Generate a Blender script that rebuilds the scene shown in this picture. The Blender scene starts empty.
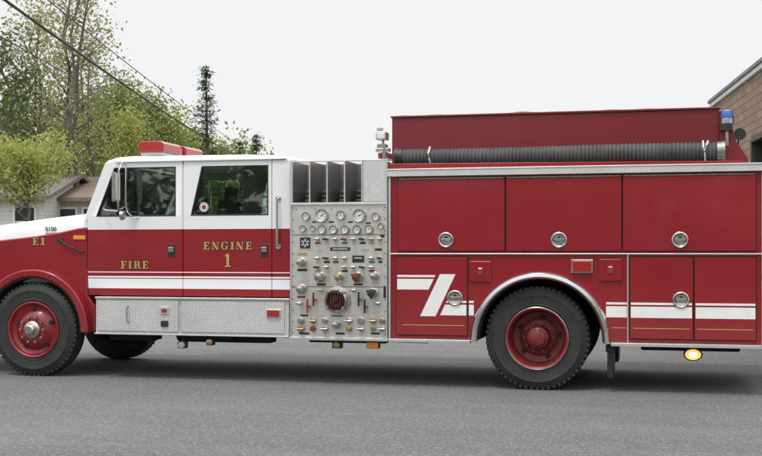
import bpy, bmesh, math, random
from mathutils import Vector, Matrix
import numpy as np
random.seed(7)
R=math.radians
sc=bpy.context.scene
# ---------------------------------------------------------------- camera
A=R(13.5); F=1143.0; D=11.9; H=1.40; HY=252.0; WID=2.4
sa,ca=math.sin(A),math.cos(A)
CX,CY=D*sa,-D*ca
cam=bpy.data.cameras.new("camera"); cam.sensor_width=36; cam.lens=36*F/762
cam.shift_y=(HY-228)/762; cam.clip_end=2000
co=bpy.data.objects.new("camera",cam); sc.collection.objects.link(co)
co.location=(CX,CY,H); co.rotation_euler=(R(90),0,A); sc.camera=co
def X(px,Y=0.0):
    u=px-381; t=(Y-CY)/(ca*F+sa*u)
    return CX+t*(-sa*F+ca*u)
def Z(px,py,Y=0.0):
    u=px-381; t=(Y-CY)/(ca*F+sa*u)
    return H-(py-HY)*t
def W(px,py,d):
    u=(px-381)/F
    return Vector((CX+d*(-sa+ca*u), CY+d*(ca+sa*u), H-(py-HY)/F*d))
# ---------------------------------------------------------------- materials
def newmat(n):
    m=bpy.data.materials.new(n); m.use_nodes=True
    nt=m.node_tree; b=nt.nodes["Principled BSDF"]; return m,nt,b
def pos(nt):
    return nt.nodes.new("ShaderNodeNewGeometry").outputs["Position"]
def mixc(nt,fac,a,b,blend='MIX'):
    n=nt.nodes.new("ShaderNodeMix"); n.data_type='RGBA'; n.blend_type=blend
    for s,v in ((n.inputs[0],fac),(n.inputs[6],a),(n.inputs[7],b)):
        if isinstance(v,(int,float)): s.default_value=v
        elif isinstance(v,tuple): s.default_value=(v[0],v[1],v[2],1)
        else: nt.links.new(v,s)
    return n.outputs[2]
def noise(nt,scale,detail=4,rough=.6,vec=None):
    n=nt.nodes.new("ShaderNodeTexNoise"); n.inputs["Scale"].default_value=scale
    n.inputs["Detail"].default_value=detail; n.inputs["Roughness"].default_value=rough
    nt.links.new(vec if vec else pos(nt),n.inputs["Vector"]); return n.outputs["Fac"]
def ramp(nt,fac,stops,interp='LINEAR'):
    n=nt.nodes.new("ShaderNodeValToRGB"); n.color_ramp.interpolation=interp
    e=n.color_ramp.elements
    while len(e)>1: e.remove(e[-1])
    e[0].position=stops[0][0]; c=stops[0][1]; e[0].color=(c[0],c[1],c[2],1)
    for p,c in stops[1:]:
        x=e.new(p); x.color=(c[0],c[1],c[2],1)
    nt.links.new(fac,n.inputs[0]); return n.outputs[0]
def mth(nt,op,a,b=None):
    n=nt.nodes.new("ShaderNodeMath"); n.operation=op
    for i,v in enumerate((a,b)):
        if v is None: continue
        if isinstance(v,(int,float)): n.inputs[i].default_value=v
        else: nt.links.new(v,n.inputs[i])
    return n.outputs[0]
def bump(nt,b,h,strength,dist=.01):
    n=nt.nodes.new("ShaderNodeBump"); n.inputs["Strength"].default_value=strength
    n.inputs["Distance"].default_value=dist
    nt.links.new(h,n.inputs["Height"]); nt.links.new(n.outputs[0],b.inputs["Normal"])
def simple(n,col,rough=.5,metal=0,coat=0,var=.15,nscale=6,emis=None):
    m,nt,b=newmat(n)
    f=noise(nt,nscale)
    f=ramp(nt,f,[(.3,(0,0,0)),(.7,(1,1,1))])
    d=tuple(c*(1-var) for c in col); l=tuple(min(1,c*(1+var*.6)) for c in col)
    nt.links.new(mixc(nt,f,d,l),b.inputs["Base Color"])
    b.inputs["Roughness"].default_value=rough; b.inputs["Metallic"].default_value=metal
    b.inputs["Coat Weight"].default_value=coat; b.inputs["Coat Roughness"].default_value=.08
    if emis:
        b.inputs["Emission Color"].default_value=(*emis[:3],1); b.inputs["Emission Strength"].default_value=emis[3]
    return m
REDC=(.245,.004,.0105); WHC=(.82,.83,.84)
def paint(n,col,rough=.3,coat=.5):
    m,nt,b=newmat(n)
    f=ramp(nt,noise(nt,.9,4),[(.3,(0,0,0)),(.75,(1,1,1))])
    c=mixc(nt,f,tuple(x*.90 for x in col),tuple(min(1,x*1.08) for x in col))
    sep=nt.nodes.new("ShaderNodeSeparateXYZ"); nt.links.new(pos(nt),sep.inputs[0])
    z=mth(nt,'SUBTRACT',1.0,sep.outputs[2]); z=mth(nt,'MULTIPLY',z,.26)
    z=mth(nt,'MULTIPLY',z,noise(nt,7,6,.7)); cl=nt.nodes.new("ShaderNodeClamp"); nt.links.new(z,cl.inputs[0])
    c=mixc(nt,cl.outputs[0],c,(.25,.22,.2))
    nt.links.new(c,b.inputs["Base Color"]); b.inputs["Roughness"].default_value=rough
    b.inputs["Coat Weight"].default_value=coat; b.inputs["Coat Roughness"].default_value=.07
    bump(nt,b,noise(nt,1.2,1,.3),.06,.03)
    return m
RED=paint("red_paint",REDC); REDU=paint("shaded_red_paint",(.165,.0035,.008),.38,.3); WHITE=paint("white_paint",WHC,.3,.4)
def cabpaint():
    m,nt,b=newmat("cab_livery_paint")
    sep=nt.nodes.new("ShaderNodeSeparateXYZ"); nt.links.new(pos(nt),sep.inputs[0])
    z=mth(nt,'DIVIDE',sep.outputs[2],2.5)
    q=lambda v:v/2.5
    c=ramp(nt,z,[(0,REDC),(q(.995),WHC),(q(1.095),REDC),(q(1.110),WHC),(q(1.128),REDC),(q(1.163),WHC),(q(1.180),REDC),(q(1.648),WHC)],'CONSTANT')
    f=noise(nt,1.5,4); c=mixc(nt,mth(nt,'MULTIPLY',f,.08),c,(.1,.09,.09))
    nt.links.new(c,b.inputs["Base Color"]); b.inputs["Roughness"].default_value=.3
    b.inputs["Coat Weight"].default_value=.5; b.inputs["Coat Roughness"].default_value=.06
    bump(nt,b,noise(nt,1.2,1,.3),.06,.03)
    return m
CABP=cabpaint()
def plate():
    m,nt,b=newmat("diamond_plate")
    sep=nt.nodes.new("ShaderNodeSeparateXYZ"); nt.links.new(pos(nt),sep.inputs[0])
    k=2*math.pi/.05
    u=mth(nt,'MULTIPLY',mth(nt,'ADD',sep.outputs[0],sep.outputs[2]),k)
    v=mth(nt,'MULTIPLY',mth(nt,'SUBTRACT',sep.outputs[0],sep.outputs[2]),k)
    a=mth(nt,'MULTIPLY',mth(nt,'SINE',u),mth(nt,'SINE',v))
    a=mth(nt,'ABSOLUTE',a)
    h=ramp(nt,a,[(.45,(0,0,0)),(.75,(1,1,1))])
    c=mixc(nt,h,(.60,.60,.60),(.90,.90,.90))
    c=mixc(nt,mth(nt,'MULTIPLY',ramp(nt,noise(nt,2.5,6,.7),[(.35,(0,0,0)),(.75,(1,1,1))]),.4),c,(.38,.37,.35))
    nt.links.new(c,b.inputs["Base Color"]); b.inputs["Metallic"].default_value=.55; b.inputs["Roughness"].default_value=.33
    bump(nt,b,h,.6,.004); return m
PLATE=plate()
def steel(name="brushed_steel",a=(.60,.59,.56),c2=(.80,.79,.75),dirt=.32,metal=.6,dc=(.34,.31,.27)):
    m,nt,b=newmat(name)
    mp=nt.nodes.new("ShaderNodeMapping"); mp.inputs["Scale"].default_value=(3,3,90)
    nt.links.new(pos(nt),mp.inputs[0])
    f=noise(nt,3,3,.6,mp.outputs[0])
    c=mixc(nt,f,a,c2); c=mixc(nt,mth(nt,'MULTIPLY',ramp(nt,noise(nt,6,6,.7),[(.35,(0,0,0)),(.75,(1,1,1))]),dirt),c,dc)
    nt.links.new(c,b.inputs["Base Color"]); b.inputs["Metallic"].default_value=metal; b.inputs["Roughness"].default_value=.34
    return m
STEEL=steel(); DSTEEL=steel("weathered_steel",(.22,.215,.21),(.42,.41,.40),.6,.7,(.14,.13,.12))
CHROME=simple("chrome",(.75,.75,.76),.16,1,var=.08)
CHROMED=simple("worn_chrome",(.50,.48,.45),.28,1,var=.35,nscale=20)
ALU=simple("aluminium_trim",(.72,.73,.74),.32,.75,var=.1)
BLACK=simple("black_plastic",(.02,.02,.021),.45)
SEAM=simple("door_seam_shadow",(.04,.005,.007),.7)
DARK=simple("dark_underbody",(.018,.017,.016),.85,var=.4)
GREY=simple("grey_vinyl",(.09,.09,.095),.6)
GOLD=simple("gold_leaf",(.58,.36,.10),.4,.3,var=.1,nscale=30)
WDEC=simple("white_decal",(.80,.80,.79),.4,coat=.2,var=.05)
RLENS=simple("red_lens",(.32,.012,.012),.18,coat=.8,var=.05,emis=(.6,.02,.02,.02))
ALENS=simple("amber_lens",(.70,.28,.03),.2,coat=.8,var=.05,emis=(1,.4,.05,.06))
LIT=simple("lit_amber_lamp",(.95,.6,.2),.2,coat=.8,var=.05,emis=(1,.50,.10,.9))
LITC=simple("lit_bulb",(1,.9,.6),.2,var=.02,emis=(1,.85,.45,3.0))
BLENS=simple("blue_lens",(.006,.07,.34),.12,coat=.8,var=.05,emis=(.01,.12,.6,.03))
CLEAR=simple("clear_lens",(.75,.76,.76),.12,.3,coat=1,var=.05)
DIAL=simple("gauge_dial_white",(.70,.70,.66),.3,coat=1,var=.05)
REDP=simple("red_enamel",(.26,.03,.025),.4,coat=.3,var=.3,nscale=25)
BLUEP=simple("blue_enamel",(.05,.08,.17),.4)
YELP=simple("yellow_enamel",(.38,.30,.12),.45)
GRNP=simple("green_enamel",(.07,.14,.085),.4)
CREAM=simple("cream_label",(.48,.46,.40),.5)
BRASS=simple("brass",(.42,.31,.17),.38,.8,var=.3,nscale=25)
BRONZE=simple("red_bronze",(.16,.04,.03),.4,.35,var=.4,nscale=25)
BROWN=simple("dark_bronze",(.055,.022,.016),.4,.4,var=.4,nscale=25)
def rubber():
    m,nt,b=newmat("tyre_rubber")
    c=mixc(nt,ramp(nt,noise(nt,5,6,.7),[(.35,(0,0,0)),(.75,(1,1,1))]),(.017,.017,.018),(.040,.038,.036))
    nt.links.new(c,b.inputs["Base Color"]); b.inputs["Roughness"].default_value=.75
    bump(nt,b,noise(nt,60,3),.25,.004); return m
TYRE=rubber()
WRED=simple("wheel_red_paint",(.24,.012,.016),.42,coat=.2,var=.35,nscale=9)
WRED2=simple("dull_wheel_red_paint",(.17,.014,.015),.5,coat=.1,var=.45,nscale=9)  # darker, rougher red for the rear dish and hub
def glass():
    m=bpy.data.materials.new("tinted_window_glass"); m.use_nodes=True; nt=m.node_tree
    for n in list(nt.nodes): nt.nodes.remove(n)
    o=nt.nodes.new("ShaderNodeOutputMaterial"); t=nt.nodes.new("ShaderNodeBsdfTransparent"); t.inputs[0].default_value=(.76,.81,.78,1)
    g=nt.nodes.new("ShaderNodeBsdfGlossy"); g.inputs["Roughness"].default_value=.02; g.inputs[0].default_value=(.9,.95,.93,1)
    fr=nt.nodes.new("ShaderNodeFresnel"); fr.inputs[0].default_value=1.5
    nn=nt.nodes.new("ShaderNodeBump"); nn.inputs["Strength"].default_value=.12; nn.inputs["Distance"].default_value=.02
    nt.links.new(noise(nt,1.6,1),nn.inputs["Height"]); nt.links.new(nn.outputs[0],g.inputs["Normal"])
    mx=nt.nodes.new("ShaderNodeMixShader"); nt.links.new(mth(nt,'ADD',fr.outputs[0],.06),mx.inputs[0])
    nt.links.new(t.outputs[0],mx.inputs[1]); nt.links.new(g.outputs[0],mx.inputs[2]); nt.links.new(mx.outputs[0],o.inputs[0])
    return m
GLASS=glass()
# ---------------------------------------------------------------- mesh builder
WL={}
class MB:
    def __init__(s,mir=False): s.v=[];s.f=[];s.m=[];s.mats=[];s.mir=mir
    def add(s,vs,fs,mat):
        if mat not in s.mats: s.mats.append(mat)
        i=s.mats.index(mat); o=len(s.v); s.v+= [tuple(v) for v in vs]
        for f in fs: s.f.append(tuple(o+k for k in f)); s.m.append(i)
        return s
    def box(s,x0,x1,y0,y1,z0,z1,mat):
        vs=[(x,y,z) for x in (x0,x1) for y in (y0,y1) for z in (z0,z1)]
        return s.add(vs,[(0,1,3,2),(4,6,7,5),(0,4,5,1),(2,3,7,6),(0,2,6,4),(1,5,7,3)],mat)
    def prism(s,pts,y0,y1,mat):
        n=len(pts); vs=[(p[0],y0,p[1]) for p in pts]+[(p[0],y1,p[1]) for p in pts]
        return s.add(vs,[tuple(range(n)),tuple(range(2*n-1,n-1,-1))]+[(i,(i+1)%n,n+(i+1)%n,n+i) for i in range(n)],mat)
    def ring(s,o,i,y0,y1,mat,closed=True):
        n=len(o); vs=[(p[0],y0,p[1]) for p in o]+[(p[0],y0,p[1]) for p in i]+[(p[0],y1,p[1]) for p in o]+[(p[0],y1,p[1]) for p in i]
        fs=[]
        for k in range(n if closed else n-1):
            j=(k+1)%n
            fs+=[(k,j,n+j,n+k),(2*n+k,3*n+k,3*n+j,2*n+j),(k,2*n+k,2*n+j,j),(n+k,n+j,3*n+j,3*n+k)]
        if not closed:
            for k in (0,n-1): fs.append((k,n+k,3*n+k,2*n+k))
        return s.add(vs,fs,mat)
    def lathe(s,cx,cz,prof,n,mat,capend=True,y=0):
        vs=[];fs=[]
        for (r,yy) in prof:
            for k in range(n):
                a=2*math.pi*k/n; vs.append((cx+r*math.cos(a),y+yy,cz+r*math.sin(a)))
        for j in range(len(prof)-1):
            for k in range(n):
                q=(k+1)%n; fs.append((j*n+k,j*n+q,(j+1)*n+q,(j+1)*n+k))
        if capend:
            fs.append(tuple(range(n))); o=(len(prof)-1)*n; fs.append(tuple(range(o+n-1,o-1,-1)))
        return s.add(vs,fs,mat)
    def tube(s,pts,r,n,mat):
        pts=[Vector(p) for p in pts]; rr=r if isinstance(r,(list,tuple)) else [r]*len(pts)
        vs=[];fs=[]
        for i,p in enumerate(pts):
            d=(pts[min(i+1,len(pts)-1)]-pts[max(i-1,0)]).normalized()
            a=d.cross(Vector((0,0,1)) if abs(d.z)<.9 else Vector((1,0,0))).normalized(); b=d.cross(a)
            for k in range(n):
                t=2*math.pi*k/n; vs.append(tuple(p+rr[i]*(a*math.cos(t)+b*math.sin(t))))
        for j in range(len(pts)-1):
            for k in range(n):
                q=(k+1)%n; fs.append((j*n+k,j*n+q,(j+1)*n+q,(j+1)*n+k))
        fs.append(tuple(range(n))); o=(len(pts)-1)*n; fs.append(tuple(range(o+n-1,o-1,-1)))
        return s.add(vs,fs,mat)
    def loft(s,secs,mat):
        n=len(secs[0]); vs=[v for sec in secs for v in sec]; fs=[]
        for j in range(len(secs)-1):
            for k in range(n):
                q=(k+1)%n; fs.append((j*n+k,j*n+q,(j+1)*n+q,(j+1)*n+k))
        fs.append(tuple(range(n))); o=(len(secs)-1)*n; fs.append(tuple(range(o+n-1,o-1,-1)))
        return s.add(vs,fs,mat)
    def build(s,name,parent=None,bevel=0,smooth=True,label=None,recalc=True,seg=2,center=True):
        V=np.array(s.v,dtype=float)
        if s.mir: V[:,1]=WID-V[:,1]
        c=(V.min(0)+V.max(0))/2 if center else np.zeros(3)
        me=bpy.data.meshes.new(name); me.from_pydata((V-c).tolist(),[],s.f)
        for m in s.mats: me.materials.append(m)
        me.polygons.foreach_set("material_index",s.m)
        if recalc:
            bm=bmesh.new(); bm.from_mesh(me); bmesh.ops.recalc_face_normals(bm,faces=bm.faces); bm.to_mesh(me); bm.free()
        if smooth:
            me.polygons.foreach_set("use_smooth",[True]*len(me.polygons)); me.set_sharp_from_angle(angle=R(38))
        o=bpy.data.objects.new(name,me); sc.collection.objects.link(o)
        put(o,Vector(c),parent)
        if bevel:
            b=o.modifiers.new("bevel",'BEVEL'); b.width=bevel; b.segments=seg; b.limit_method='ANGLE'; b.angle_limit=R(40)
            b.harden_normals=True
        if label: o["label"]=label
        return o
def put(o,loc,parent):
    o.location=loc; WL[o.name]=Vector(loc)
    if parent:
        o.parent=parent; o.matrix_parent_inverse=Matrix.Translation(-WL[parent.name])
def empty(name,loc,label,cat,group=None,parent=None):
    o=bpy.data.objects.new(name,None); sc.collection.objects.link(o); put(o,Vector(loc),parent)
    if label: o["label"]=label
    if cat: o["category"]=cat
    if group: o["group"]=group
    return o
def arc(cx,cz,r,a0,a1,n):
    return [(cx+r*math.cos(R(a0+(a1-a0)*i/n)),cz+r*math.sin(R(a0+(a1-a0)*i/n))) for i in range(n+1)]

T=empty("fire_truck",(0,1.2,0),"red and white crew-cab fire engine parked on grey asphalt","fire truck")
# ---------------------------------------------------------------- wheels
FX=X(34,.05); RX=X(537,.05); WR=.525
def wheel(cx,front,mir):
    w=empty("wheel",(cx,WID-.2 if mir else .2,WR),None,None,parent=T)
    ys=[0.03] if front else [0.04,.37]
    t=MB(mir)
    for y0 in ys:
        wd=.29
        prof=[(.295,.03),(.31,.012),(.33,.002),(.335,-.003),(.345,-.003),(.35,.0),(.39,-.006),(.43,-.005),(.435,-.008),(.445,-.007),(.45,.0),(.46,.006),(.49,.016),(.507,.03),(.518,.05),(.525,.06),(.525,.10),(.51,.103),(.51,.112),(.525,.115),(.525,.175),(.51,.178),(.51,.187),(.525,.19),(.525,wd-.06),(.515,wd-.05),(.46,wd-.012),(.36,wd),(.30,wd-.02),(.295,.03)]
        t.lathe(cx,WR,prof,80,TYRE,False,y0)
        for k in range(56):
            a=2*math.pi*k/56
            pts=[(cx+r*math.cos(a+s*.030),WR+r*math.sin(a+s*.030)) for r,s in ((.492,-1),(.5265,-1),(.5265,1),(.492,1))]
            t.prism(pts,y0+.022,y0+.095,TYRE)
    t.build("tyre",w)
    r=MB(mir)
    y0=ys[0]
    if front:
        r.lathe(cx,WR,[(.30,.29),(.30,.022),(.312,.006),(.318,-.002),(.306,-.006),(.292,.004),(.285,.03),(.262,.05),(.235,.055),(.20,.03),(.165,-.005),(.13,-.012),(.12,-.012),(.001,-.012)],64,WRED,False,y0)
        for k in range(5):
            a=2*math.pi*(k+.3)/5; r.lathe(cx+.215*math.cos(a),WR+.215*math.sin(a),[(.001,-.001),(.026,-.001),(.026,.03)],16,DARK,False,y0+.03)
        r.build("rim",w,label="red painted steel wheel rim")
        h=MB(mir)
        h.lathe(cx,WR,[(.098,-.010),(.098,-.03),(.085,-.045),(.06,-.05),(.058,-.085),(.045,-.098),(.001,-.1)],32,CHROMED,False,y0)
        for k in range(10):
            a=2*math.pi*k/10; h.lathe(cx+.143*math.cos(a),WR+.143*math.sin(a),[(.015,-.005),(.015,-.034),(.001,-.036)],6,CHROMED,False,y0)
        h.build("hub",w,label="silver oil-filled wheel hub with lug nuts")
    else:
        r.lathe(cx,WR,[(.30,.25),(.30,.022),(.314,.004),(.318,-.004),(.306,-.008),(.292,.004)],64,WRED,False,y0)
        r.lathe(cx,WR,[(.2925,.003),(.282,.04),(.27,.14),(.255,.20),(.20,.215),(.16,.195),(.001,.195)],64,WRED2,False,y0)
        r.lathe(cx,WR,[(.319,-.001),(.319,-.006),(.314,-.010),(.311,-.007)],64,CHROMED,False,y0)
        for k in range(5):
            a=2*math.pi*(k+.1)/5; r.lathe(cx+.218*math.cos(a),WR+.218*math.sin(a),[(.001,-.001),(.03,-.001),(.03,.03)],16,DARK,False,y0+.205)
        r.build("rim",w,label="deep-dished dull red steel dual wheel rim")
        h=MB(mir)
        h.lathe(cx,WR,[(.12,.19),(.118,.09),(.105,.07),(.085,.06),(.08,.03),(.065,.022),(.001,.02)],32,WRED2,False,y0)
        for k in range(10):
            a=2*math.pi*k/10; h.lathe(cx+.145*math.cos(a),WR+.145*math.sin(a),[(.016,.19),(.016,.15),(.001,.147)],6,WRED,False,y0)
            h.lathe(cx+.095*math.cos(a),WR+.095*math.sin(a),[(.008,.08),(.008,.058),(.001,.056)],6,REDP,False,y0)
        h.build("hub",w)
for mir in (False,True):
    wheel(FX,True,mir); wheel(RX,False,mir)
# ---------------------------------------------------------------- cab
YC=.12
xc=lambda p:X(p,YC)
ZB=1.794; ZR=2.40; ZD=.918
XF=xc(87); XB=xc(183); XQ=xc(272); XE=xc(290)
def shrink(pts,k):
    cx=sum(p[0] for p in pts)/len(pts); cz=sum(p[1] for p in pts)/len(pts)
    return [(cx+(p[0]-cx)*(1-k),cz+(p[1]-cz)*(1-k*1.7)) for p in pts]
for mir in (False,True):
    o=[(XF+.008,ZB),(xc(109.5),ZR),(XB-.008,ZR),(XB-.008,ZB),]
    i=[(xc(96.5),ZB+.006),(xc(114.5),ZR-.065),(xc(175.5),ZR-.065),(xc(175.5),ZB+.006)]
    d=MB(mir); 
    d.ring(o,i,YC,YC+.06,CABP)
    d.prism([(XF+.008,ZB-.0),(XF+.008,1.2),(XF+.02,ZD),(XB-.008,ZD),(XB-.008,ZB)],YC,YC+.07,CABP)
    d.box(XF+.01,XB-.01,YC+.07,YC+.09,ZD+.05,ZB-.03,GREY)
    door=d.build("front_door",T,bevel=.010)
    w=MB(mir); w.prism(i,YC+.028,YC+.034,GLASS); w.build("window",door,smooth=False)
    g=MB(mir)
    g.ring(shrink(i,-.010),shrink(i,.020),YC-.004,YC+.03,BLACK)
    g.prism([(xc(121),ZB+.01),(xc(127),ZR-.07),(xc(128.3),ZR-.07),(xc(122.3),ZB+.01)],YC+.01,YC+.026,BLACK)
    g.build("window_seal",door,bevel=.003)
    h=MB(mir); h.box(xc(168),xc(175),YC-.006,YC+.01,1.345,1.485,BLACK); h.box(xc(168.8),xc(174.2),YC-.024,YC-.006,1.40,1.455,CHROMED)
    h.build("door_handle",door,bevel=.006)
    o=[(XB+.008,ZB),(XB+.008,ZR),(XQ-.006,ZR),(XQ-.006,ZB)]
    i=[(xc(191),ZB+.008),(xc(202),ZR-.065),(xc(268),ZR-.065),(xc(268),ZB+.008)]
    d=MB(mir); d.ring(o,i,YC,YC+.06,CABP)
    d.prism([(XB+.008,ZB),(XB+.008,ZD),(XQ-.006,ZD),(XQ-.006,ZB)],YC,YC+.07,CABP)
    d.box(XB+.02,XQ-.02,YC+.07,YC+.09,ZD+.05,ZB-.03,GREY)
    door2=d.build("rear_door",T,bevel=.010)
    w=MB(mir); w.prism(i,YC+.028,YC+.034,GLASS); w.build("window",door2,smooth=False)
    g=MB(mir); g.ring(shrink(i,-.010),shrink(i,.020),YC-.004,YC+.03,BLACK); g.build("window_seal",door2,bevel=.003)
    h=MB(mir); h.box(xc(261),xc(268),YC-.006,YC+.01,1.345,1.485,BLACK); h.box(xc(261.8),xc(267.2),YC-.024,YC-.006,1.40,1.455,CHROMED)
    h.build("door_handle",door2,bevel=.006)
    g=MB(mir); xg=xc(278.5)
    g.tube([(xg,YC,1.98),(xg,YC-.05,1.97),(xg,YC-.05,1.47),(xg,YC,1.46)],.013,10,CHROME)
    for zz in (1.98,1.46): g.lathe(xg,zz,[(.03,0),(.03,-.012),(.001,-.014)],16,CHROME,False,YC)
    g.build("grab_rail",T)
    # mirror on curved chrome bracket
    g=MB(mir); mx=X(118,-.12); ya=YC
    g.tube([(xc(103),ya,Z(103,206,YC)),(xc(106),ya-.06,Z(106,209,YC)),(xc(112),ya-.14,Z(112,210.5,YC)),(mx,ya-.24,Z(119,211,-.12)),(mx,ya-.24,1.93),(mx+.01,ya-.24,2.30),(X(122,0),ya-.12,2.375),(xc(122),ya+.03,2.40)],.009,8,CHROME)
    g.tube([(X(126,0),0,2.36),(X(126,0),0,1.92),(X(127,0),.01,1.84),(X(130,0),.03,1.795),(xc(134),ya-.04,1.775),(xc(139),ya,Z(139,217,YC))],.009,8,CHROME)
    g.tube([(X(126,0),0,1.90),(mx,ya-.24,1.86)],.008,8,CHROME)
    m_=g.build("mirror_arm",T)
    g=MB(mir); g.box(mx-.045,mx-.004,ya-.30,ya-.18,1.95,2.27,CHROMED); g.box(mx-.004,mx+.002,ya-.29,ya-.19,1.965,2.255,CLEAR); g.build("mirror_head",m_,bevel=.010)
    g=MB(mir); g.tube([(mx+.02,ya-.2,1.80),(mx+.055,ya-.2,1.80),(mx+.075,ya-.2,1.80)],[.055,.048,.01],20,CHROMED); g.build("convex_mirror",m_)
c=MB()
for y0,y1,nr in ((YC+.004,YC+.064,1),(WID-YC-.064,WID-YC-.004,0)):
    c.box(XQ,XE,y0-.004 if nr else y0,y1 if nr else y1+.004,ZD,ZR-.01,CABP)
    c.box(XB-.02,XB+.02,y0+.012,y1-.012*(1-nr),ZD,ZR-.03,CABP)
    c.prism([(XF-.035,1.78),(xc(107.5)-.03,ZR),(xc(109.5)+.01,ZR),(XF+.03,1.78)],y0,y1,WHITE)
c.box(XF,XE-.05,YC+.08,WID-YC-.08,ZD,ZD+.06,DARK)
c.box(XE-.06,XE-.001,YC+.07,WID-YC-.07,ZD,ZR-.04,WHITE)
c.box(XE-.07,XE-.061,YC+.1,WID-YC-.1,ZD+.1,ZR-.05,GREY)
c.box(XF-.06,XF+.01,YC+.05,WID-YC-.05,ZD,1.775,CABP)
c.box(XF+.02,XF+.32,YC+.1,WID-YC-.1,1.55,1.80,BLACK)
cab=c.build("cab",T,bevel=.01)
w=MB(); w.prism([(XF-.02,1.78),(xc(108)-.015,ZR-.02),(xc(108)-.009,ZR-.02),(XF-.014,1.78)],YC+.07,WID-YC-.07,GLASS); w.build("windshield",cab,smooth=False)
def rsec(x,yi,zb,zt):
    half=[(yi,zb),(yi+.0,zb+.02),(yi+.02,zb+(zt-zb)*.55),(yi+.07,zb+(zt-zb)*.86),(yi+.18,zt),(1.2,zt+.02)]
    return [(x,y,z) for y,z in half]+[(x,WID-y,z) for y,z in half[-2::-1]]
ZT=2.478
rf=MB(); xr0=xc(106)
secs=[rsec(xr0-.03,YC+.10,ZR-.005,ZR+.015),rsec(xr0,YC+.03,ZR-.004,ZR+.04),rsec(xr0+.10,YC+.0,ZR+.001,ZT-.012),rsec(xr0+.3,YC-.012,ZR+.001,ZT),rsec(XE-.55,YC-.012,ZR+.001,ZT-.008),rsec(XE-.25,YC-.012,ZR+.001,ZT-.02),rsec(XE-.06,YC-.005,ZR+.001,ZT-.04),rsec(XE+.0,YC+.04,ZR-.02,ZT-.075)]
rf.loft(secs,WHITE); roof=rf.build("roof",cab)
g=MB(); g.box(xr0+.12,XE-.03,YC-.022,YC-.008,ZR-.004,ZR+.012,WHITE); g.build("drip_rail",cab,bevel=.004)
for sx in (xc(165),xc(262)):
    for sy in ((.35,.95),(1.45,2.05)):
        s=MB(); s.box(sx-.42,sx+.02,sy[0],sy[1],ZD+.06,1.45,GREY)
        s.prism([(sx-.02,1.4),(sx+.12,1.4),(sx+.20,2.02),(sx+.08,2.04)],sy[0]+.02,sy[1]-.02,GREY)
        s.prism([(sx+.09,2.02),(sx+.18,2.01),(sx+.20,2.2),(sx+.12,2.21)],sy[0]+.15,sy[1]-.15,BLACK)
        s.build("seat",cab,bevel=.03)
s=MB(); cx0,cz0=xc(132),1.83
pts=[]
for k in range(25):
    a=2*math.pi*k/24; pts.append((cx0-.10*math.sin(a)*1.0,.65+.24*math.cos(a),cz0+.18*math.sin(a)))
s.tube(pts,.014,8,BLACK); s.tube([(cx0-.2,.65,1.6),(cx0,.65,cz0)],.03,8,BLACK); s.build("steering_wheel",cab)
lb=MB(); lx0,lx1=X(142,.5),X(167,.5)
lb.box(lx0+.02,lx1-.02,.42,1.56,ZT+.02,ZT+.055,ALU)
lbase=lb.build("light_bar",T,bevel=.006)
for y0,y1 in ((.40,.90),(1.04,1.56)):
    l=MB(); l.prism([(lx0,ZT+.056),(lx0,ZT+.15),(lx0+.03,ZT+.175),(lx1-.03,ZT+.175),(lx1,ZT+.15),(lx1,ZT+.056)],y0,y1,RLENS)
    l.build("lens",lbase,bevel=.008)
l=MB(); l.box(lx0+.03,lx1-.03,.90,1.04,ZT+.056,ZT+.14,CHROME); l.build("siren_speaker",lbase,bevel=.01)
# ---------------------------------------------------------------- hood / fender
hd=MB()
def hsec(x,yi,zb,zt,c=0):
    half=[(yi+.03,zb),(yi,zb+.04),(yi+.005,zt-.14),(yi+.04,zt-.06),(yi+.13,zt-.012),(yi+.35,zt+.01),(1.2,zt+.05)]
    return [(x,y,z) for y,z in half]+[(x,WID-y,z) for y,z in half[-2::-1]]
YH=.20
hd.loft([hsec(X(-78,YH),.40,1.1,1.52),hsec(X(-70,YH),.33,1.08,1.60),hsec(X(-45,YH),.27,1.05,1.66),hsec(X(0,YH),.22,1.05,Z(0,223,YH)),hsec(X(45,YH),.19,1.05,Z(45,217,YH)),hsec(X(80,YH),.17,1.05,Z(80,213,YH)),hsec(XF-.012,.165,1.05,Z(87,212.5,YH))],WHITE)
hood=hd.build("hood",T)
FXc=X(34,.1); YF=.135
for mir in (False,True):
    xf=lambda p:X(p,YF); zf=lambda p,q:Z(p,q,YF)
    top=[(xf(-70),zf(-70,262)),(xf(-62),zf(-62,250)),(xf(-30),zf(-30,243)),(xf(0),zf(0,240)),(xf(35),zf(35,236)),(xf(60),zf(60,232)),(xf(78),zf(78,228)),(XF-.006,zf(88,227)),(XF-.006,ZD),(xf(95),.80),(xf(95),.50)]
    ar=arc(FXc+.02,.52,.60,0,158,26)
    poly=top+[(ar[0][0],.50)]+ar+[(ar[-1][0]-.03,.70),(xf(-70),.75)]
    f=MB(mir); f.prism(poly,YF,.46,RED)
    f.ring(arc(FXc+.02,.52,.685,-2,158,28),arc(FXc+.02,.52,.60,-2,158,28),.015,.14,RED,False)
    f.build("fender",T,bevel=.022,seg=3)
    f=MB(mir); f.ring(arc(FXc+.02,.52,.598,-2,160,28),arc(FXc+.02,.52,.585,-2,160,28),.03,.75,DARK,False); f.build("wheel_well",T)
b=MB(); b.box(xc(73),xc(85),YF-.012,YF+.004,Z(79,239.5,YF),Z(79,235.5,YF),ALENS); b.build("marker_light",T,bevel=.004,label="small amber side marker lamp")
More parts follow.
